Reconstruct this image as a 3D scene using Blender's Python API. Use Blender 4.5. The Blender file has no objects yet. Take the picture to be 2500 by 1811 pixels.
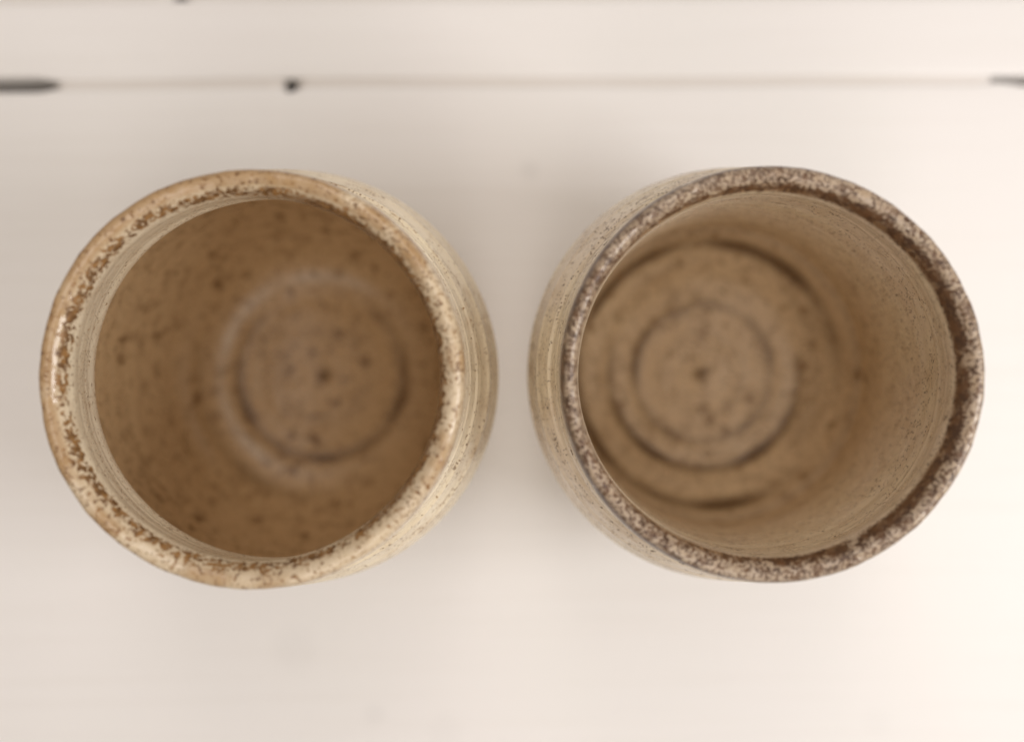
import bpy, math
import numpy as np
from mathutils import Vector

MM = 0.001
scene = bpy.context.scene
COL = scene.collection

# ------------------------------------------------------------------ camera
cam_data = bpy.data.cameras.new("camera")
cam = bpy.data.objects.new("camera", cam_data)
COL.objects.link(cam)
cam.location = (0, 0, 0.307)
cam.rotation_euler = (0, 0, 0)                 # straight down
cam_data.sensor_width = 36
cam_data.lens = 39.24
cam_data.clip_start = 0.01
cam_data.clip_end = 50
cam_data.dof.use_dof = True
cam_data.dof.focus_distance = 0.2325
cam_data.dof.aperture_fstop = 3.9
cam_data.dof.aperture_blades = 0
scene.camera = cam

# ------------------------------------------------------------------ room light
world = bpy.data.worlds.new("World")
scene.world = world
world.use_nodes = True
bg = world.node_tree.nodes["Background"]
bg.inputs[0].default_value = (1.0, 0.885, 0.79, 1)
bg.inputs[1].default_value = 0.36

def area(name, loc, target, sx, sy, energy, color):
    l = bpy.data.lights.new(name, 'AREA')
    l.shape = 'RECTANGLE'; l.size = sx; l.size_y = sy
    l.energy = energy; l.color = color
    o = bpy.data.objects.new(name, l)
    COL.objects.link(o)
    o.location = loc
    d = Vector(target) - Vector(loc)
    o.rotation_euler = d.to_track_quat('-Z', 'Y').to_euler()
    return o

# a big window to the right of the table and a little towards the viewer
area("window_light", (0.46, -0.10, 0.45), (0, 0, 0.03), 0.27, 0.27, 2.1, (1.0, 0.98, 0.99))
# overhead strip added to brighten the table between the cups
area("overhead_fill", (0.02, 0.0, 1.30), (0.02, 0.0, 0), 0.40, 2.0, 6.0, (1.0, 0.91, 0.84))
area("north_fill", (0.0, 1.05, 0.95), (0, 0, 0.03), 0.5, 0.8, 2.6, (1.0, 0.92, 0.86))  # added fill from the top side, brightens the gap and upper table
area("south_fill", (0.0, -1.05, 0.95), (0, 0, 0.03), 0.5, 0.8, 2.0, (1.0, 0.92, 0.86))  # added fill from the viewer's side, lights the gap between the cups

scene.view_settings.view_transform = 'Standard'
scene.view_settings.look = 'None'
scene.view_settings.exposure = 0.0
scene.view_settings.gamma = 1.0
scene.render.engine = 'CYCLES'
scene.cycles.use_denoising = True
scene.cycles.max_bounces = 12
scene.cycles.diffuse_bounces = 8

# ------------------------------------------------------------------ node helpers
class N:
    """a node socket with arithmetic"""
    tree = None
    def __init__(s, sock): s.s = sock
    @staticmethod
    def math(op, a, b=None, c=None, clamp=False):
        n = N.tree.nodes.new('ShaderNodeMath'); n.operation = op; n.use_clamp = clamp
        for i, v in enumerate((a, b, c)):
            if v is None: continue
            if isinstance(v, N): N.tree.links.new(v.s, n.inputs[i])
            else: n.inputs[i].default_value = v
        return N(n.outputs[0])
    def __add__(s, o): return N.math('ADD', s, o)
    __radd__ = __add__
    def __sub__(s, o): return N.math('SUBTRACT', s, o)
    def __rsub__(s, o): return N.math('SUBTRACT', o, s)
    def __mul__(s, o): return N.math('MULTIPLY', s, o)
    __rmul__ = __mul__
    def __truediv__(s, o): return N.math('DIVIDE', s, o)
    def clamp(s): return N.math('ADD', s, 0.0, clamp=True)
    def max(s, o): return N.math('MAXIMUM', s, o)
    def min(s, o): return N.math('MINIMUM', s, o)
    def abs(s): return N.math('ABSOLUTE', s)

def sstep(x, a, b):
    n = N.tree.nodes.new('ShaderNodeMapRange'); n.interpolation_type = 'SMOOTHSTEP'
    N.tree.links.new(x.s, n.inputs['Value'])
    flip = a > b
    n.inputs['From Min'].default_value = min(a, b); n.inputs['From Max'].default_value = max(a, b)
    n.inputs['To Min'].default_value = 1.0 if flip else 0.0
    n.inputs['To Max'].default_value = 0.0 if flip else 1.0
    return N(n.outputs[0])

def bump_band(x, lo, hi, soft):            # 1 between lo and hi
    return sstep(x, lo - soft, lo + soft) * sstep(x, hi + soft, hi - soft)

def vec(x, y, z):
    n = N.tree.nodes.new('ShaderNodeCombineXYZ')
    for i, v in enumerate((x, y, z)):
        if isinstance(v, N): N.tree.links.new(v.s, n.inputs[i])
        else: n.inputs[i].default_value = v
    return N(n.outputs[0])

def noise(v, scale, detail=2.0, rough=0.5, dist=0.0):
    n = N.tree.nodes.new('ShaderNodeTexNoise'); n.noise_dimensions = '3D'
    N.tree.links.new(v.s, n.inputs['Vector'])
    n.inputs['Scale'].default_value = scale; n.inputs['Detail'].default_value = detail
    n.inputs['Roughness'].default_value = rough; n.inputs['Distortion'].default_value = dist
    return N(n.outputs['Fac'])

def voro(v, scale):
    n = N.tree.nodes.new('ShaderNodeTexVoronoi'); n.feature = 'F1'
    N.tree.links.new(v.s, n.inputs['Vector'])
    n.inputs['Scale'].default_value = scale
    sep = N.tree.nodes.new('ShaderNodeSeparateColor')
    N.tree.links.new(n.outputs['Color'], sep.inputs[0])
    return N(n.outputs['Distance']), N(sep.outputs[0])

def attr(name):
    n = N.tree.nodes.new('ShaderNodeAttribute'); n.attribute_name = name
    return N(n.outputs['Fac'])

def mixc(f, a, b):
    n = N.tree.nodes.new('ShaderNodeMix'); n.data_type = 'RGBA'
    if isinstance(f, N): N.tree.links.new(f.s, n.inputs[0])
    else: n.inputs[0].default_value = f
    for i, v in ((6, a), (7, b)):
        if isinstance(v, N): N.tree.links.new(v.s, n.inputs[i])
        else: n.inputs[i].default_value = (*v, 1)
    return N(n.outputs[2])

def objcoords_mm():
    tc = N.tree.nodes.new('ShaderNodeTexCoord')
    vm = N.tree.nodes.new('ShaderNodeVectorMath'); vm.operation = 'SCALE'
    N.tree.links.new(tc.outputs['Object'], vm.inputs[0]); vm.inputs['Scale'].default_value = 1000
    sp = N.tree.nodes.new('ShaderNodeSeparateXYZ'); N.tree.links.new(vm.outputs[0], sp.inputs[0])
    return N(vm.outputs[0]), N(sp.outputs[0]), N(sp.outputs[1]), N(sp.outputs[2])

def new_mat(name):
    m = bpy.data.materials.new(name); m.use_nodes = True
    N.tree = m.node_tree
    return m, m.node_tree.nodes['Principled BSDF']

def link(a, sock):
    if isinstance(a, N): N.tree.links.new(a.s, sock)
    else: sock.default_value = a

def bump(h, strength, dist):
    n = N.tree.nodes.new('ShaderNodeBump')
    n.inputs['Strength'].default_value = strength; n.inputs['Distance'].default_value = dist
    N.tree.links.new(h.s, n.inputs['Height'])
    return N(n.outputs[0])

# ------------------------------------------------------------------ materials
def glaze(name, P):
    m, b = new_mat(name)
    v, x, y, z = objcoords_mm()
    off = P['seed']
    vo = vec(x + off, y + off * 0.7, z)
    lip = attr('lip_arc')            # mm along the section from the crest: - inside, + outside
    pool = attr('pool')              # grooves where the iron glaze has pooled, negative: ridges painted pale as if lit
    rad = N.math('SQRT', x * x + y * y)
    deep = sstep(lip, P['deep0'], P['deep1'])  # 1 well inside the cup

    # ground glaze: cream with softly drifting warmer / greener clouds
    cloud = noise(vo, 0.045, 3, 0.55)
    cloud2 = noise(vo, 0.17, 3, 0.6)
    base = mixc(sstep(cloud, 0.38, 0.62), P['cream'], P['cream2'])
    base = mixc(sstep(cloud2, 0.45, 0.68) * 0.30, base, P['tan'])
    # the thick pooled glaze inside is browner
    base = mixc(deep * P['deep_amt'], base, P['deep'])
    # horizontal throwing streaks
    vs = vec(x * 0.12 + off, y * 0.12, z * 0.8)
    streak = noise(vs, 0.55, 3, 0.6)
    base = mixc(sstep(streak, 0.50, 0.75) * 0.10, base, P['tan'])
    # broken, toasted rim
    r1 = noise(vo, 0.11, 2, 0.5)
    hot = sstep(r1 + y * P['hot_y'] + x * P['hot_x'] + P['hot_0'], 0.38, 0.64)
    rimband = bump_band(lip, P['hot_lo'], P['hot_hi'], 0.7)
    base = mixc(bump_band(lip, -3.0, 7.0, 1.5) * P['rim_tan'], base, P['tan'])
    base = mixc(rimband * hot * P['hot_amt'], base, P['toast'])
    # pale crest where the glaze is thick
    crest = bump_band(lip, P['pale_lo'], P['pale_hi'], 0.6)
    r2 = noise(vo, 0.35, 2, 0.5)
    base = mixc(crest * sstep(r2, 0.35, 0.55) * P['pale_amt'], base, P['pale'])
    # rust-brown outer edge, with shade of the side facing away painted in
    edge = bump_band(lip, P['rust_shade_lo'], P['rust_shade_hi'], 0.6) * sstep(x, 20.0, -12.0)
    base = mixc(edge * sstep(r2, 0.68, 0.42) * P['rust_shade_amt'], base, P['edgec'])

    # brown inner lip, with the shade of its right side painted in
    brown_shade = bump_band(lip, P['brown_shade_lo'], -2.9, 1.0) * sstep(x + y * 0.3 + (r1 - 0.5) * 30, 2.0, 26.0)
    base = mixc(brown_shade * P['brown_shade'], base, (0.19, 0.105, 0.048))
    # pooled glaze in the throwing grooves
    poolc = pool.clamp()
    base = mixc((poolc * 0.88).clamp(), base, P['pool'])
    base = mixc((pool * -1.0).clamp() * 0.46, base, P['pale'])  # light caught by the ridges, painted pale into the glaze

    # ---- iron speckles
    vz = vec(x + off, y, z * 1.7)                # flatter than wide, as they lie on the wall
    # 1. worm-like blotches and stipple concentrated on the rim
    w = noise(vec(x + off, y, z), P['worm'], 3.0, 0.60, 0.25)
    wang = noise(vo, 0.20, 2.0, 0.55)
    side1 = 1.0 + (x * (1 / 40.0)) * P['s1x']
    side2 = 1.0 + (x * (1 / 40.0)) * P['s2x']
    dens = (bump_band(lip, P['s1_lo'], P['s1_hi'], P['s1_soft']) * side1 * P['s1']).max(
            bump_band(lip, P['s2_lo'], P['s2_hi'], P['s2_soft']) * side2 * P['s2'])
    dens = (dens * sstep(wang, 0.20, 0.55)).min(1.0).max(bump_band(lip, P['s1_lo'], P['s2_hi'], 1.2) * P['s0'])
    clump = noise(vo, 0.55, 2.0, 0.5)
    t = w + (clump - 0.5) * P['clump'] + dens * 0.25
    worm = sstep(t, 0.630, 0.690)
    base = mixc((dens * P['under']).clamp(), base, P['rust'])
    # 2. small pin specks, in rows left by the throwing rings
    rowv = vec(x * 0.06 + off, y * 0.06, z * 1.0 + rad * 0.35)
    row = noise(rowv, 0.45, 1.0, 0.5)
    patch = noise(vo, 0.085, 2, 0.5)
    gate = sstep(row * 0.60 + patch * 0.40, 0.45, 0.60)
    d1, c1 = voro(vo, 1.30)
    lines = sstep(noise(vec(x * 0.25 + off, y * 0.25, z * 2.2), 0.7, 2.0, 0.6), 0.56, 0.70) * gate * (1.0 - deep)
    base = mixc(lines * (0.28 + sstep(lip, 6.0, 10.0) * 0.30), base, P['rust'])
    sp1 = sstep(d1 + (w - 0.5) * 0.6 - gate * 0.20, 0.15, 0.04) * sstep(c1, 0.22, 0.27)
    d3, c3 = voro(vz, 0.50)
    sp3 = sstep(d3 + (w - 0.5) * 0.5, 0.20, 0.10) * sstep(c3, 0.72, 0.75)
    # 3. larger soft iron blooms, mostly seen on the floor
    d2, c2 = voro(vec(x + off, y, z * 0.8), 0.165)
    fl = noise(vo, 0.7, 2, 0.5)
    sp2 = sstep(d2 + (fl - 0.5) * 0.9, 0.36, 0.08) * sstep(c2, 0.25, 0.8) * deep
    f2 = noise(vo, 0.30, 3, 0.65)
    mott = sstep(f2, 0.50, 0.66) * deep
    base = mixc(mott * 0.42, base, P['bloom'])
    base = mixc(sp2 * 0.75, base, P['bloom'])
    spk = worm.max(sp1 * (1.0 - deep * 0.5)).max(sp3 * 0.9)
    # halo of rust round every iron spot
    halo = sstep(t, 0.57, 0.66) * (dens * 4.0).clamp()
    base = mixc(halo * 0.50, base, P['rust'])
    iron_tone = noise(vo, 0.5, 2, 0.5)
    iron = mixc(sstep(iron_tone, 0.4, 0.62), P['iron'], P['iron2'])
    base = mixc(worm.max(sp1 * 0.85).max(sp3 * 0.8) * 0.93, base, iron)
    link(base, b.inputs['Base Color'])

    rimz = bump_band(lip, -8.0, 9.0, 1.5)
    rough = 0.26 - rimz * 0.13 + spk * 0.20 + (cloud2 - 0.5) * 0.30 + deep * 0.10
    link(rough, b.inputs['Roughness'])
    b.inputs['IOR'].default_value = 1.5
    b.inputs['Specular IOR Level'].default_value = 0.5
    link(0.5 - deep * 0.12, b.inputs['Specular IOR Level'])
    # relief: soft orange-peel, faint throwing lines, spots sunk into the glaze
    peel = noise(vo, 0.9, 2, 0.5)
    h = peel * 0.07 - spk * 0.07 + noise(vo, 0.22, 2, 0.5) * 0.35
    link(bump(h, 0.75, 0.001), b.inputs['Normal'])
    return m

common = dict(
    cream=(0.80, 0.695, 0.505), cream2=(0.74, 0.635, 0.465), tan=(0.49, 0.355, 0.21),
    deep=(0.545, 0.365, 0.182), deep_amt=0.92, toast=(0.43, 0.265, 0.118), pale=(0.74, 0.70, 0.61),
    rust=(0.30, 0.165, 0.070), pool=(0.105, 0.052, 0.016), bloom=(0.17, 0.085, 0.028),
    iron=(0.085, 0.034, 0.012), iron2=(0.20, 0.088, 0.024), pin=0.40)
P_left = dict(common, seed=13.0, rim_tan=0.45, hot_y=0.0034, hot_x=-0.0022, hot_0=0.05, hot_lo=-1.8, hot_hi=5.2, hot_amt=0.90,
              toast=(0.40, 0.250, 0.115), pale_lo=-1.6, pale_hi=0.2, pale_amt=0.10,
              rust_shade_lo=4.0, rust_shade_hi=10.0, rust_shade_amt=0.95, edgec=(0.15, 0.085, 0.045), brown_shade=0.90, brown_shade_lo=-9.0,
              iron=(0.13, 0.060, 0.018), iron2=(0.30, 0.155, 0.050), clump=0.20,
              worm=1.0, s1_lo=-5.4, s1_hi=-2.0, s1_soft=1.1, s1=0.80, s1x=-0.05, s2_lo=2.2, s2_hi=5.4, s2_soft=1.4, s2=0.48, s2x=-0.4, s0=0.20,
              under=0.24, deep0=-19.0, deep1=-32.0)
P_right = dict(common, seed=71.0, rim_tan=0.25, cream=(0.72, 0.61, 0.475), deep=(0.65, 0.48, 0.280), deep_amt=0.80, pale=(0.62, 0.53, 0.41), rust=(0.18, 0.095, 0.045),
               hot_y=0.0, hot_x=-0.0045, hot_0=0.05, hot_lo=-5.0, hot_hi=-3.2, hot_amt=0.9, brown_shade=0.72, brown_shade_lo=-5.2,
               iron=(0.060, 0.026, 0.012), iron2=(0.12, 0.055, 0.022), bloom=(0.24, 0.138, 0.058), clump=0.45,
               pale_lo=-1.8, pale_hi=1.4, pale_amt=0.75, rust_shade_lo=2.6, rust_shade_hi=6.4, rust_shade_amt=0.85, edgec=(0.15, 0.080, 0.042),
               worm=1.60, s1_lo=-4.8, s1_hi=-1.6, s1_soft=1.4, s1=1.0, s1x=0.4, s2_lo=1.4, s2_hi=4.6, s2_soft=1.1, s2=1.0, s2x=-0.5, s0=0.52,
               under=0.80, deep0=-14.0, deep1=-75.0)

def paint(name='white_paint', c1=(0.80, 0.78, 0.76), c2=(0.79, 0.775, 0.75)):
    m, b = new_mat(name)
    v, x, y, z = objcoords_mm()
    c = noise(v, 0.012, 3, 0.5)
    col = mixc(sstep(c, 0.35, 0.65), c1, c2)
    st = noise(vec(x * 0.03, y * 0.9, z), 0.35, 4, 0.6)       # brush strokes along the board
    col = mixc(sstep(st, 0.45, 0.75) * 0.10, col, (0.62, 0.57, 0.51))
    # a few faint grey scuffs
    for cx, cy, r, a in ((5.2, 55.2, 4.0, 0.10), (-38.5, -94.0, 4.2, 0.07), (-19, -99, 6, 0.04),
                         (100, -97, 6.5, 0.03), (-60, -76, 9, 0.05)):
        dd = N.math('SQRT', (x - cx) * (x - cx) + (y - cy) * (y - cy)) + (c - 0.5) * 6
        col = mixc(sstep(dd, r, r * 0.3) * a, col, (0.30, 0.29, 0.28))
    link(col, b.inputs['Base Color'])
    b.inputs['Roughness'].default_value = 0.5
    b.inputs['IOR'].default_value = 1.42
    h = st * 0.25 + noise(v, 0.25, 3, 0.5) * 0.2
    link(bump(h, 0.35, 0.001), b.inputs['Normal'])
    return m

def dark_wood():
    m, b = new_mat("backing_wood")
    v, x, y, z = objcoords_mm()
    g = noise(vec(x * 0.05, y, z), 0.8, 4, 0.6)
    link(mixc(g, (0.07, 0.050, 0.036), (0.13, 0.095, 0.068)), b.inputs['Base Color'])
    b.inputs['Roughness'].default_value = 0.85
    return m

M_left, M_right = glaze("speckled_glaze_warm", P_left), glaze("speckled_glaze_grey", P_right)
M_paint, M_backing = paint(), dark_wood()
M_filler = paint('darker_paint', (0.70, 0.665, 0.63), (0.67, 0.635, 0.59))  # slightly darker paint for the joints

# ------------------------------------------------------------------ object helpers
def link_mesh(name, me, mat, parent=None):
    o = bpy.data.objects.new(name, me); COL.objects.link(o)
    me.materials.append(mat)
    if parent: o.parent = parent
    return o

def thing(name, label, cat, loc, rz=0.0, group=None):
    o = bpy.data.objects.new(name, None); COL.objects.link(o)
    o.empty_display_size = 0.02
    o.location = loc; o.rotation_euler = (0, 0, rz)
    o['label'] = label; o['category'] = cat
    if group: o['group'] = group
    return o

# ------------------------------------------------------------------ the table top
def outline_prism(name, top, z_top, z_bot, bevel, mat, parent, drop):
    """board from a closed outline (mm, counter-clockwise) with an eased top edge"""
    n = len(top)
    P = np.array(top, float)
    prv, nxt = np.roll(P, 1, 0), np.roll(P, -1, 0)
    d1 = P - prv; d2 = nxt - P
    d1 /= np.linalg.norm(d1, axis=1)[:, None]; d2 /= np.linalg.norm(d2, axis=1)[:, None]
    nrm = np.stack([-(d1[:, 1] + d2[:, 1]), d1[:, 0] + d2[:, 0]], 1)
    nrm /= np.linalg.norm(nrm, axis=1)[:, None]
    rings = []
    for k in range(5):
        a = k / 4 * math.pi / 2
        inset = bevel * (1 - math.sin(a)); dz = drop * (1 - math.cos(a))
        rings.append((P + nrm * inset, z_top - dz))
    rings.append((P, z_bot))
    verts = [(x * MM, y * MM, z * MM) for R, z in rings for x, y in R]
    faces = [list(range(n))]
    for k in range(len(rings) - 1):
        for i in range(n):
            j = (i + 1) % n
            faces.append([k * n + i, (k + 1) * n + i, (k + 1) * n + j, k * n + j])
    faces.append([(len(rings) - 1) * n + i for i in reversed(range(n))])
    me = bpy.data.meshes.new(name); me.from_pydata(verts, [], faces)
    for p in me.polygons: p.use_smooth = len(p.vertices) == 4
    o = link_mesh(name, me, mat, parent)
    return o

table = thing('wooden_table', 'white painted wooden table top of planks with a dark gap in one joint', 'table',
              (0, 0, 0), math.radians(0.30))
XL, XR = -330, 330
def wav(x, s, a=0.10):
    return a * (math.sin(x * 0.031 + s) + 0.6 * math.sin(x * 0.083 + 2.1 * s) + 0.35 * math.sin(x * 0.21 + s * 3))
G = 1.15      # half width of the open joints, mm
xs = list(np.arange(XL, XR + 0.1, 1.5))
def board(y0, y1, s0, s1, top_fn=None, bot_fn=None):
    """plank as strips along x: two eased edges, flat top, straight sides and underside"""
    B, D = 2.6, 0.75
    verts, faces = [], []
    for x in xs:
        lo = y0 + G + wav(x, s0) + (bot_fn(x) if bot_fn else 0)
        hi = y1 - G + wav(x, s1) + (top_fn(x) if top_fn else 0)
        sec = [(lo, -18.0)] + [(lo + B * (1 - math.cos(t)), -D * (1 - math.sin(t))) for t in [k / 5 * math.pi / 2 for k in range(6)]]
        sec += [(lo + (hi - lo) * f, 0.0) for f in (0.25, 0.5, 0.75)]
        sec += [(hi - B * (1 - math.cos(t)), -D * (1 - math.sin(t))) for t in [k / 5 * math.pi / 2 for k in range(5, -1, -1)]]
        sec += [(hi, -18.0)]
        verts += [(x * MM, y * MM, z * MM) for y, z in sec]
    k = len(sec); n = len(xs)
    for i in range(n - 1):
        for j in range(k):
            a, b = i * k + j, i * k + (j + 1) % k
            faces.append([a, a + k, b + k, b])
    faces.append(list(range(k))); faces.append([(n - 1) * k + j for j in reversed(range(k))])
    me = bpy.data.meshes.new('plank'); me.from_pydata(verts, [], faces)
    for q, p in enumerate(me.polygons):
        j = q % k
        p.use_smooth = q < (n - 1) * k and 1 <= j <= k - 3
    return link_mesh('plank', me, M_paint, table)
y1, y2 = 79.3, 103.2
# chipped corner of the large board at the far right of the joint
def chip(x):
    return -1.3 * math.exp(-((x + 60.8) / 2.1) ** 2) - 0.75 / (1 + math.exp((x + 127.5) / 0.8)) + 0.55 * math.exp(-((x - 134.0) / 5.0) ** 2) - 1.3 / (1 + math.exp(-(x - 142.0) / 2.5))
def lift(x):
    return 1.0 / (1 + math.exp((x + 127.5) / 1.2)) + 0.25 * math.exp(-((x + 60.8) / 2.5) ** 2)
board(-320, -126, 1.0, 1.2)
board(-126, y1, 2.0, 3.1, top_fn=chip)
board(y1, y2, 3.4, 4.2, bot_fn=lift)
board(y2, 300, 4.9, 5.5)

# old paint filling the joints, broken open in places
def filler(x0, x1, y, z=-0.72):
    n = max(4, int((x1 - x0) / 2.0))
    X = np.linspace(x0, x1, n)
    W = np.linspace(-1, 1, 9)
    verts, faces = [], []
    for i, x in enumerate(X):
        e = min(x - x0, x1 - x)
        end = 1.0 if e > 2.2 else math.sqrt(max(0.0, 1 - ((2.2 - e) / 2.2) ** 2)) * 0.75 + 0.25
        for w in W:
            verts.append((x * MM, (y + w * (G + 1.3)) * MM,
                          (z - 0.16 * (1 - w * w) + 0.05 * math.sin(x * 0.13 + y) - (1 - end) * 1.6) * MM))
    nb = len(verts)
    for v in list(verts): verts.append((v[0], v[1], v[2] - 2.0 * MM))
    k = len(W)
    for i in range(n - 1):
        for j in range(k - 1):
            a = i * k + j
            faces.append([a, a + k, a + k + 1, a + 1])
            faces.append([nb + a, nb + a + 1, nb + a + k + 1, nb + a + k])
    for i in range(n - 1):
        for j in (0, k - 1):
            a = i * k + j
            f = [a, nb + a, nb + a + k, a + k]
            faces.append(f if j == k - 1 else f[::-1])
    for i in (0, n - 1):
        for j in range(k - 1):
            a = i * k + j
            f = [a, a + 1, nb + a + 1, nb + a]
            faces.append(f if i == 0 else f[::-1])
    me = bpy.data.meshes.new('joint_filler'); me.from_pydata(verts, [], faces)
    for p in me.polygons: p.use_smooth = True
    return link_mesh('joint_filler', me, M_filler, table)
filler(-125.5, -62.4, y1 - 0.05)
filler(-58.9, 133.0, y1 - 0.05)
filler(-324, -93.0, y2)
filler(-89.5, 324, y2)
filler(-324, 324, -126.0)
# unseen board added under the planks to keep the open joints dark
outline_prism('gap_backing', [(XL, -318), (XR, -318), (XR, 298), (XL, 298)], -18.5, -36.0, 1.0, M_backing, table, 0.5)

# ------------------------------------------------------------------ cups
def catmull(pts, step=0.3):
    P = np.array(pts, float)
    P = np.vstack([2 * P[0] - P[1], P, 2 * P[-1] - P[-2]])
    out = []
    for i in range(1, len(P) - 2):
        p0, p1, p2, p3 = P[i - 1:i + 3]
        t0 = 0; t1 = t0 + max(np.linalg.norm(p1 - p0), 1e-6) ** .5
        t2 = t1 + max(np.linalg.norm(p2 - p1), 1e-6) ** .5; t3 = t2 + max(np.linalg.norm(p3 - p2), 1e-6) ** .5
        n = max(2, int(math.ceil(np.linalg.norm(p2 - p1) / step)))
        for t in np.linspace(t1, t2, n, endpoint=False):
            A1 = (t1 - t) / (t1 - t0) * p0 + (t - t0) / (t1 - t0) * p1
            A2 = (t2 - t) / (t2 - t1) * p1 + (t - t1) / (t2 - t1) * p2
            A3 = (t3 - t) / (t3 - t2) * p2 + (t - t2) / (t3 - t2) * p3
            B1 = (t2 - t) / (t2 - t0) * A1 + (t - t0) / (t2 - t0) * A2
            B2 = (t3 - t) / (t3 - t1) * A2 + (t - t1) / (t3 - t1) * A3
            out.append((t2 - t) / (t2 - t1) * B1 + (t - t1) / (t2 - t1) * B2)
    out.append(P[-2])
    return np.array(out)

def vnoise(x, seed):                       # smooth 1-D value noise in [-1, 1]
    r = np.random.default_rng(seed).uniform(-1, 1, 4096)
    i = np.floor(x).astype(int); f = x - i; f = f * f * (3 - 2 * f)
    return r[i % 4096] * (1 - f) + r[(i + 1) % 4096] * f

def smooth_gauss(d, w): return np.exp(-(d / w) ** 2)

SEG = 640
def build_cup(loc, label, profile, mat, seed, rings, rim_wob, ridge_amp, rz=0.0):
    root = thing('stoneware_cup', label, 'cup', loc, rz, 'pair of speckled stoneware cups')
    pr = catmull(profile)
    r0, z0 = pr[:, 0].copy(), pr[:, 1].copy()
    r0 = np.maximum(r0, 0.0)
    ds = np.r_[0, np.cumsum(np.hypot(np.diff(r0), np.diff(z0)))]
    crest = int(np.argmax(z0))
    arc = ds[crest] - ds                   # profile runs outside -> crest -> inside: + outside, - inside
    th = np.arange(SEG) / SEG * 2 * math.pi
    TH, A = np.meshgrid(th, arc)           # rows = profile
    R = np.repeat(r0[:, None], SEG, 1); Z = np.repeat(z0[:, None], SEG, 1)
    # section normal (outward from the clay)
    tr, tz = np.gradient(r0), np.gradient(z0)
    L = np.hypot(tr, tz) + 1e-9
    nr, nz = tz / L, -tr / L               # tangent runs up outside: normal = (tz, -tr)
    wall = np.clip((np.abs(arc) - 3) / 6, 0, 1)
    wall *= np.clip((r0 - 6) / 8, 0, 1)
    # throwing rings: a shallow spiral, so they drift with the angle
    sp = arc[:, None] + TH / (2 * math.pi) * 0.0 + 0.30 * np.sin(TH + seed) + 0.16 * np.sin(2 * TH + seed * 2)
    H = ridge_amp * (0.75 + 0.25 * np.sin(TH * 1 + seed) ) * np.where(arc[:, None] > 0, 1.0, 0.36) * (0.60 * vnoise(sp / 3.4 + 300, seed) + 0.05 * vnoise(sp / 1.3 + 500, seed + 1)) * wall[:, None]
    for zz, aa, ww in ((68.5, 0.30, 0.40), (74.5, 0.22, 0.55), (62.5, 0.28, 0.7), (57.0, -0.20, 0.8), (51.5, 0.30, 0.8), (46.5, -0.18, 0.9)):
        H += aa * smooth_gauss(Z + 0.35 * np.sin(TH * 2 + zz + seed) - zz - seed * 0.05, ww) * (arc[:, None] > 5)
    for zz, aa, ww in ((83.0, -0.10, 0.8), (76.5, 0.16, 0.9)):
        H += aa * smooth_gauss(Z + 0.30 * np.sin(TH * 2 + zz + seed) - zz - seed * 0.05, ww) * (arc[:, None] < -5)
    H += 0.12 * np.sin(3 * TH + arc[:, None] * 0.11 + seed) * wall[:, None] * 0.6
    pool = np.zeros_like(H)
    inside = arc < -8
    for (rr, amp, wid, a0, a1, soft, drift) in rings:
        # amp > 0 : groove with pooled glaze, amp < 0 : ridge with its highlight painted pale
        da = (TH - math.radians(a0)) % (2 * math.pi)
        span = math.radians(a1 - a0)
        s = math.radians(soft)
        if a1 - a0 >= 360: win = 1.0 + 0 * da
        else:
            win = np.clip(da / s, 0, 1) * np.clip((span - da) / s, 0, 1)
            win = win * win * (3 - 2 * win)
        cx = rr + drift * (da / (2 * math.pi) - 0.5)
        g = smooth_gauss(R - cx, wid) * win * (inside[:, None] & (Z < (20 if rr < 36 else 34)))
        wobble = 0.8 + 0.25 * np.sin(5 * TH + rr) + 0.15 * np.sin(11 * TH + 2 * rr)
        H -= amp * 0.34 * g
        pool += amp * g * wobble
    lz = smooth_gauss(Z - 23.5, 1.9) * inside[:, None]
    H += 0.25 * lz; pool -= 1.5 * lz * (seed == 9)
    # centre dimple of the floor
    cg = smooth_gauss(R, 1.5) * inside[:, None]
    H -= 0.5 * cg; pool += 1.1 * smooth_gauss(R, 1.7) * inside[:, None]
    R2 = R + H * nr[:, None]; Z2 = Z + H * nz[:, None]
    # hand-made wobble, strongest at the rim
    up = np.clip(Z / 92, 0, 1) ** 2
    wob = sum(a * np.sin(k * TH + p) for k, a, p in rim_wob)
    R2 = R2 * (1 + wob / 40 * up)
    Z2 = Z2 + up * (0.22 * np.sin(2 * TH + seed) + 0.12 * np.sin(5 * TH + seed * 3) + 0.05 * np.sin(13 * TH))
    if seed == 5:                          # the throat of this cup sits a little off-centre
        X_off = 0.40 * np.exp(-((Z - 73) / 8.0) ** 2) * (arc[:, None] < -4)
    else:                                  # thinner lip towards one side
        wi = np.exp(-((arc[:, None] + 7) / 5.5) ** 2)
        X_off = -0.95 * wi
        R2 = R2 + 0.45 * np.cos(2 * TH) * wi
    # tiny unevenness of the lip edge
    lipw = np.exp(-(arc[:, None] / 3.5) ** 2)
    n13 = 0.05 * np.sin(17 * TH + seed) + 0.04 * np.sin(29 * TH + 2 * seed) + 0.03 * np.sin(53 * TH + 5 * seed)
    R2 = R2 + n13 * lipw * np.sign(nr[:, None]) ; Z2 = Z2 + 0.6 * n13 * lipw
    X = R2 * np.cos(TH) + X_off; Y = R2 * np.sin(TH)
    V = np.stack([X, Y, Z2], -1) * MM
    # exact normals of the whole surface, shared by the parts so no seam shows
    dth = np.roll(V, -1, 1) - np.roll(V, 1, 1)
    dpr = np.gradient(V, axis=0)
    NN = np.cross(dth, dpr); ln = np.linalg.norm(NN, axis=-1, keepdims=True)
    NN = NN / np.maximum(ln, 1e-15)
    bad = ln[..., 0] < 1e-12
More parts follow.
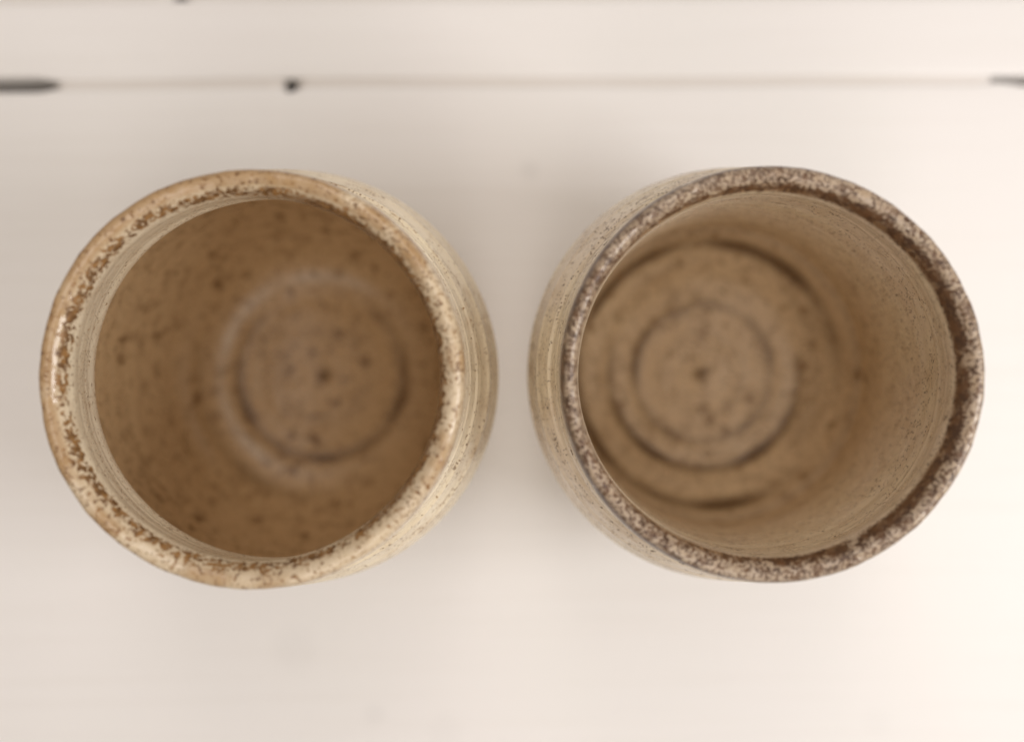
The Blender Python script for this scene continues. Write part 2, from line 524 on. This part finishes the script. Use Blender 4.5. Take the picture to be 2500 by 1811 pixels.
    NN[bad] = [0, 0, 1]
    for sgn_row, zz in ((0, -1.0), (-1, 1.0)): NN[sgn_row] = [0, 0, zz]

    def part(name, i0, i1):
        rows = range(i0, i1 + 1); nR = len(rows)
        Vp = V[i0:i1 + 1].reshape(-1, 3); Np = NN[i0:i1 + 1].reshape(-1, 3)
        ii = np.arange(nR - 1)[:, None] * SEG; jj = np.arange(SEG)[None, :]; j2 = (jj + 1) % SEG
        F = np.stack([ii + jj, ii + j2, ii + SEG + j2, ii + SEG + jj], -1).reshape(-1, 4)
        me = bpy.data.meshes.new(name)
        me.vertices.add(len(Vp)); me.vertices.foreach_set('co', Vp.ravel())
        me.loops.add(F.size); me.loops.foreach_set('vertex_index', F.ravel().astype(np.int32))
        me.polygons.add(len(F)); me.polygons.foreach_set('loop_start', np.arange(0, F.size, 4, dtype=np.int32))
        me.polygons.foreach_set('loop_total', np.full(len(F), 4, np.int32))
        me.polygons.foreach_set('use_smooth', np.ones(len(F), bool))
        for an, arr in (('lip_arc', A), ('pool', pool)):
            at = me.attributes.new(an, 'FLOAT', 'POINT'); at.data.foreach_set('value', arr[i0:i1 + 1].astype(np.float32).ravel())
        me.update(calc_edges=True); me.validate()
        me.normals_split_custom_set_from_vertices([tuple(n) for n in Np])
        return link_mesh(name, me, mat, root)
    k_out = int(np.argmin(np.abs(arc - 8.0) + 1e3 * (np.arange(len(arc)) > crest)))
    k_in = int(np.argmin(np.abs(arc + 7.0) + 1e3 * (np.arange(len(arc)) < crest)))
    part('outer_wall', 0, k_out); part('rim', k_out, k_in); part('inner_wall', k_in, len(arc) - 1)
    return root

outer = [(0.02, 1.6), (12, 1.6), (22, 1.6), (25, 1.2), (26.2, 0.2), (27.8, 0.0), (29.2, 0.9), (33, 6), (37.5, 14), (41.8, 23.5),
         (45.2, 33), (47.0, 42), (47.3, 48), (46.6, 56), (45.3, 62.5), (44.0, 66.6), (43.5, 68.0), (43.05, 68.7), (42.7, 69.1), (42.5, 69.6), (42.3, 70.6),
         (41.7, 75), (41.1, 79), (40.95, 82), (41.15, 85), (41.25, 87.2), (41.12, 89.2), (40.75, 90.8), (40.15, 91.7), (39.3, 92.0)]
in_left = [(38.4, 91.75), (37.4, 90.95), (36.6, 89.8), (36.15, 88.4), (35.95, 86.4), (36.6, 82.0), (37.5, 76), (37.8, 71.3), (38.5, 69.0), (40.4, 65.2),
           (42.2, 61.0), (43.4, 55), (44.0, 46), (43.2, 38), (41.0, 29.5), (37.0, 21), (32, 15.2), (27, 12.4), (22.4, 11.0),
           (16, 8.8), (8, 7.4), (3, 7.1), (0.02, 7.0)]
in_right = [(38.5, 91.75), (37.7, 91.0), (37.1, 89.9), (36.75, 88.6), (36.6, 86.6), (36.8, 82), (37.1, 76), (37.2, 70), (37.1, 62), (36.9, 52),
            (36.7, 42), (36.9, 32), (37.2, 27), (36.6, 22.5), (34.2, 17.5), (30, 13.2), (25.5, 10.0), (18.5, 8.2),
            (9, 7.4), (3, 7.1), (0.02, 7.0)]

rings_left = [  # radius, depth, width, start deg, end deg, fade deg, drift
    (21.8, 0.80, 1.7, -250, 70, 60, 0.6), (26.0, -0.8, 1.7, 20, 300, 70, 0.0), (17.5, -0.35, 1.8, 90, 300, 60, 0.0),
    (31.5, 0.40, 1.8, 150, 290, 40, 0.0), (34.0, -0.35, 1.6, 140, 240, 40, 0.0), (12.0, 0.18, 1.5, 0, 360, 10, 0)]
rings_right = [
    (33.8, 1.10, 1.5, -20, 330, 60, 0.6), (25.2, 1.15, 1.5, 150, 385, 50, 1.6), (18.2, 0.62, 1.5, -260, 100, 70, 1.0),
    (18.6, 0.35, 1.3, 100, 200, 40, 0.0), (29.6, 0.35, 1.4, -60, 60, 40, 0.0), (30.0, -0.40, 1.7, 60, 330, 60, 0.0),
    (21.8, -0.50, 1.6, 150, 400, 50, 0.0), (11.0, 0.18, 1.5, 0, 360, 10, 0.0), (7.0, -0.2, 1.6, 0, 360, 10, 0.0)]

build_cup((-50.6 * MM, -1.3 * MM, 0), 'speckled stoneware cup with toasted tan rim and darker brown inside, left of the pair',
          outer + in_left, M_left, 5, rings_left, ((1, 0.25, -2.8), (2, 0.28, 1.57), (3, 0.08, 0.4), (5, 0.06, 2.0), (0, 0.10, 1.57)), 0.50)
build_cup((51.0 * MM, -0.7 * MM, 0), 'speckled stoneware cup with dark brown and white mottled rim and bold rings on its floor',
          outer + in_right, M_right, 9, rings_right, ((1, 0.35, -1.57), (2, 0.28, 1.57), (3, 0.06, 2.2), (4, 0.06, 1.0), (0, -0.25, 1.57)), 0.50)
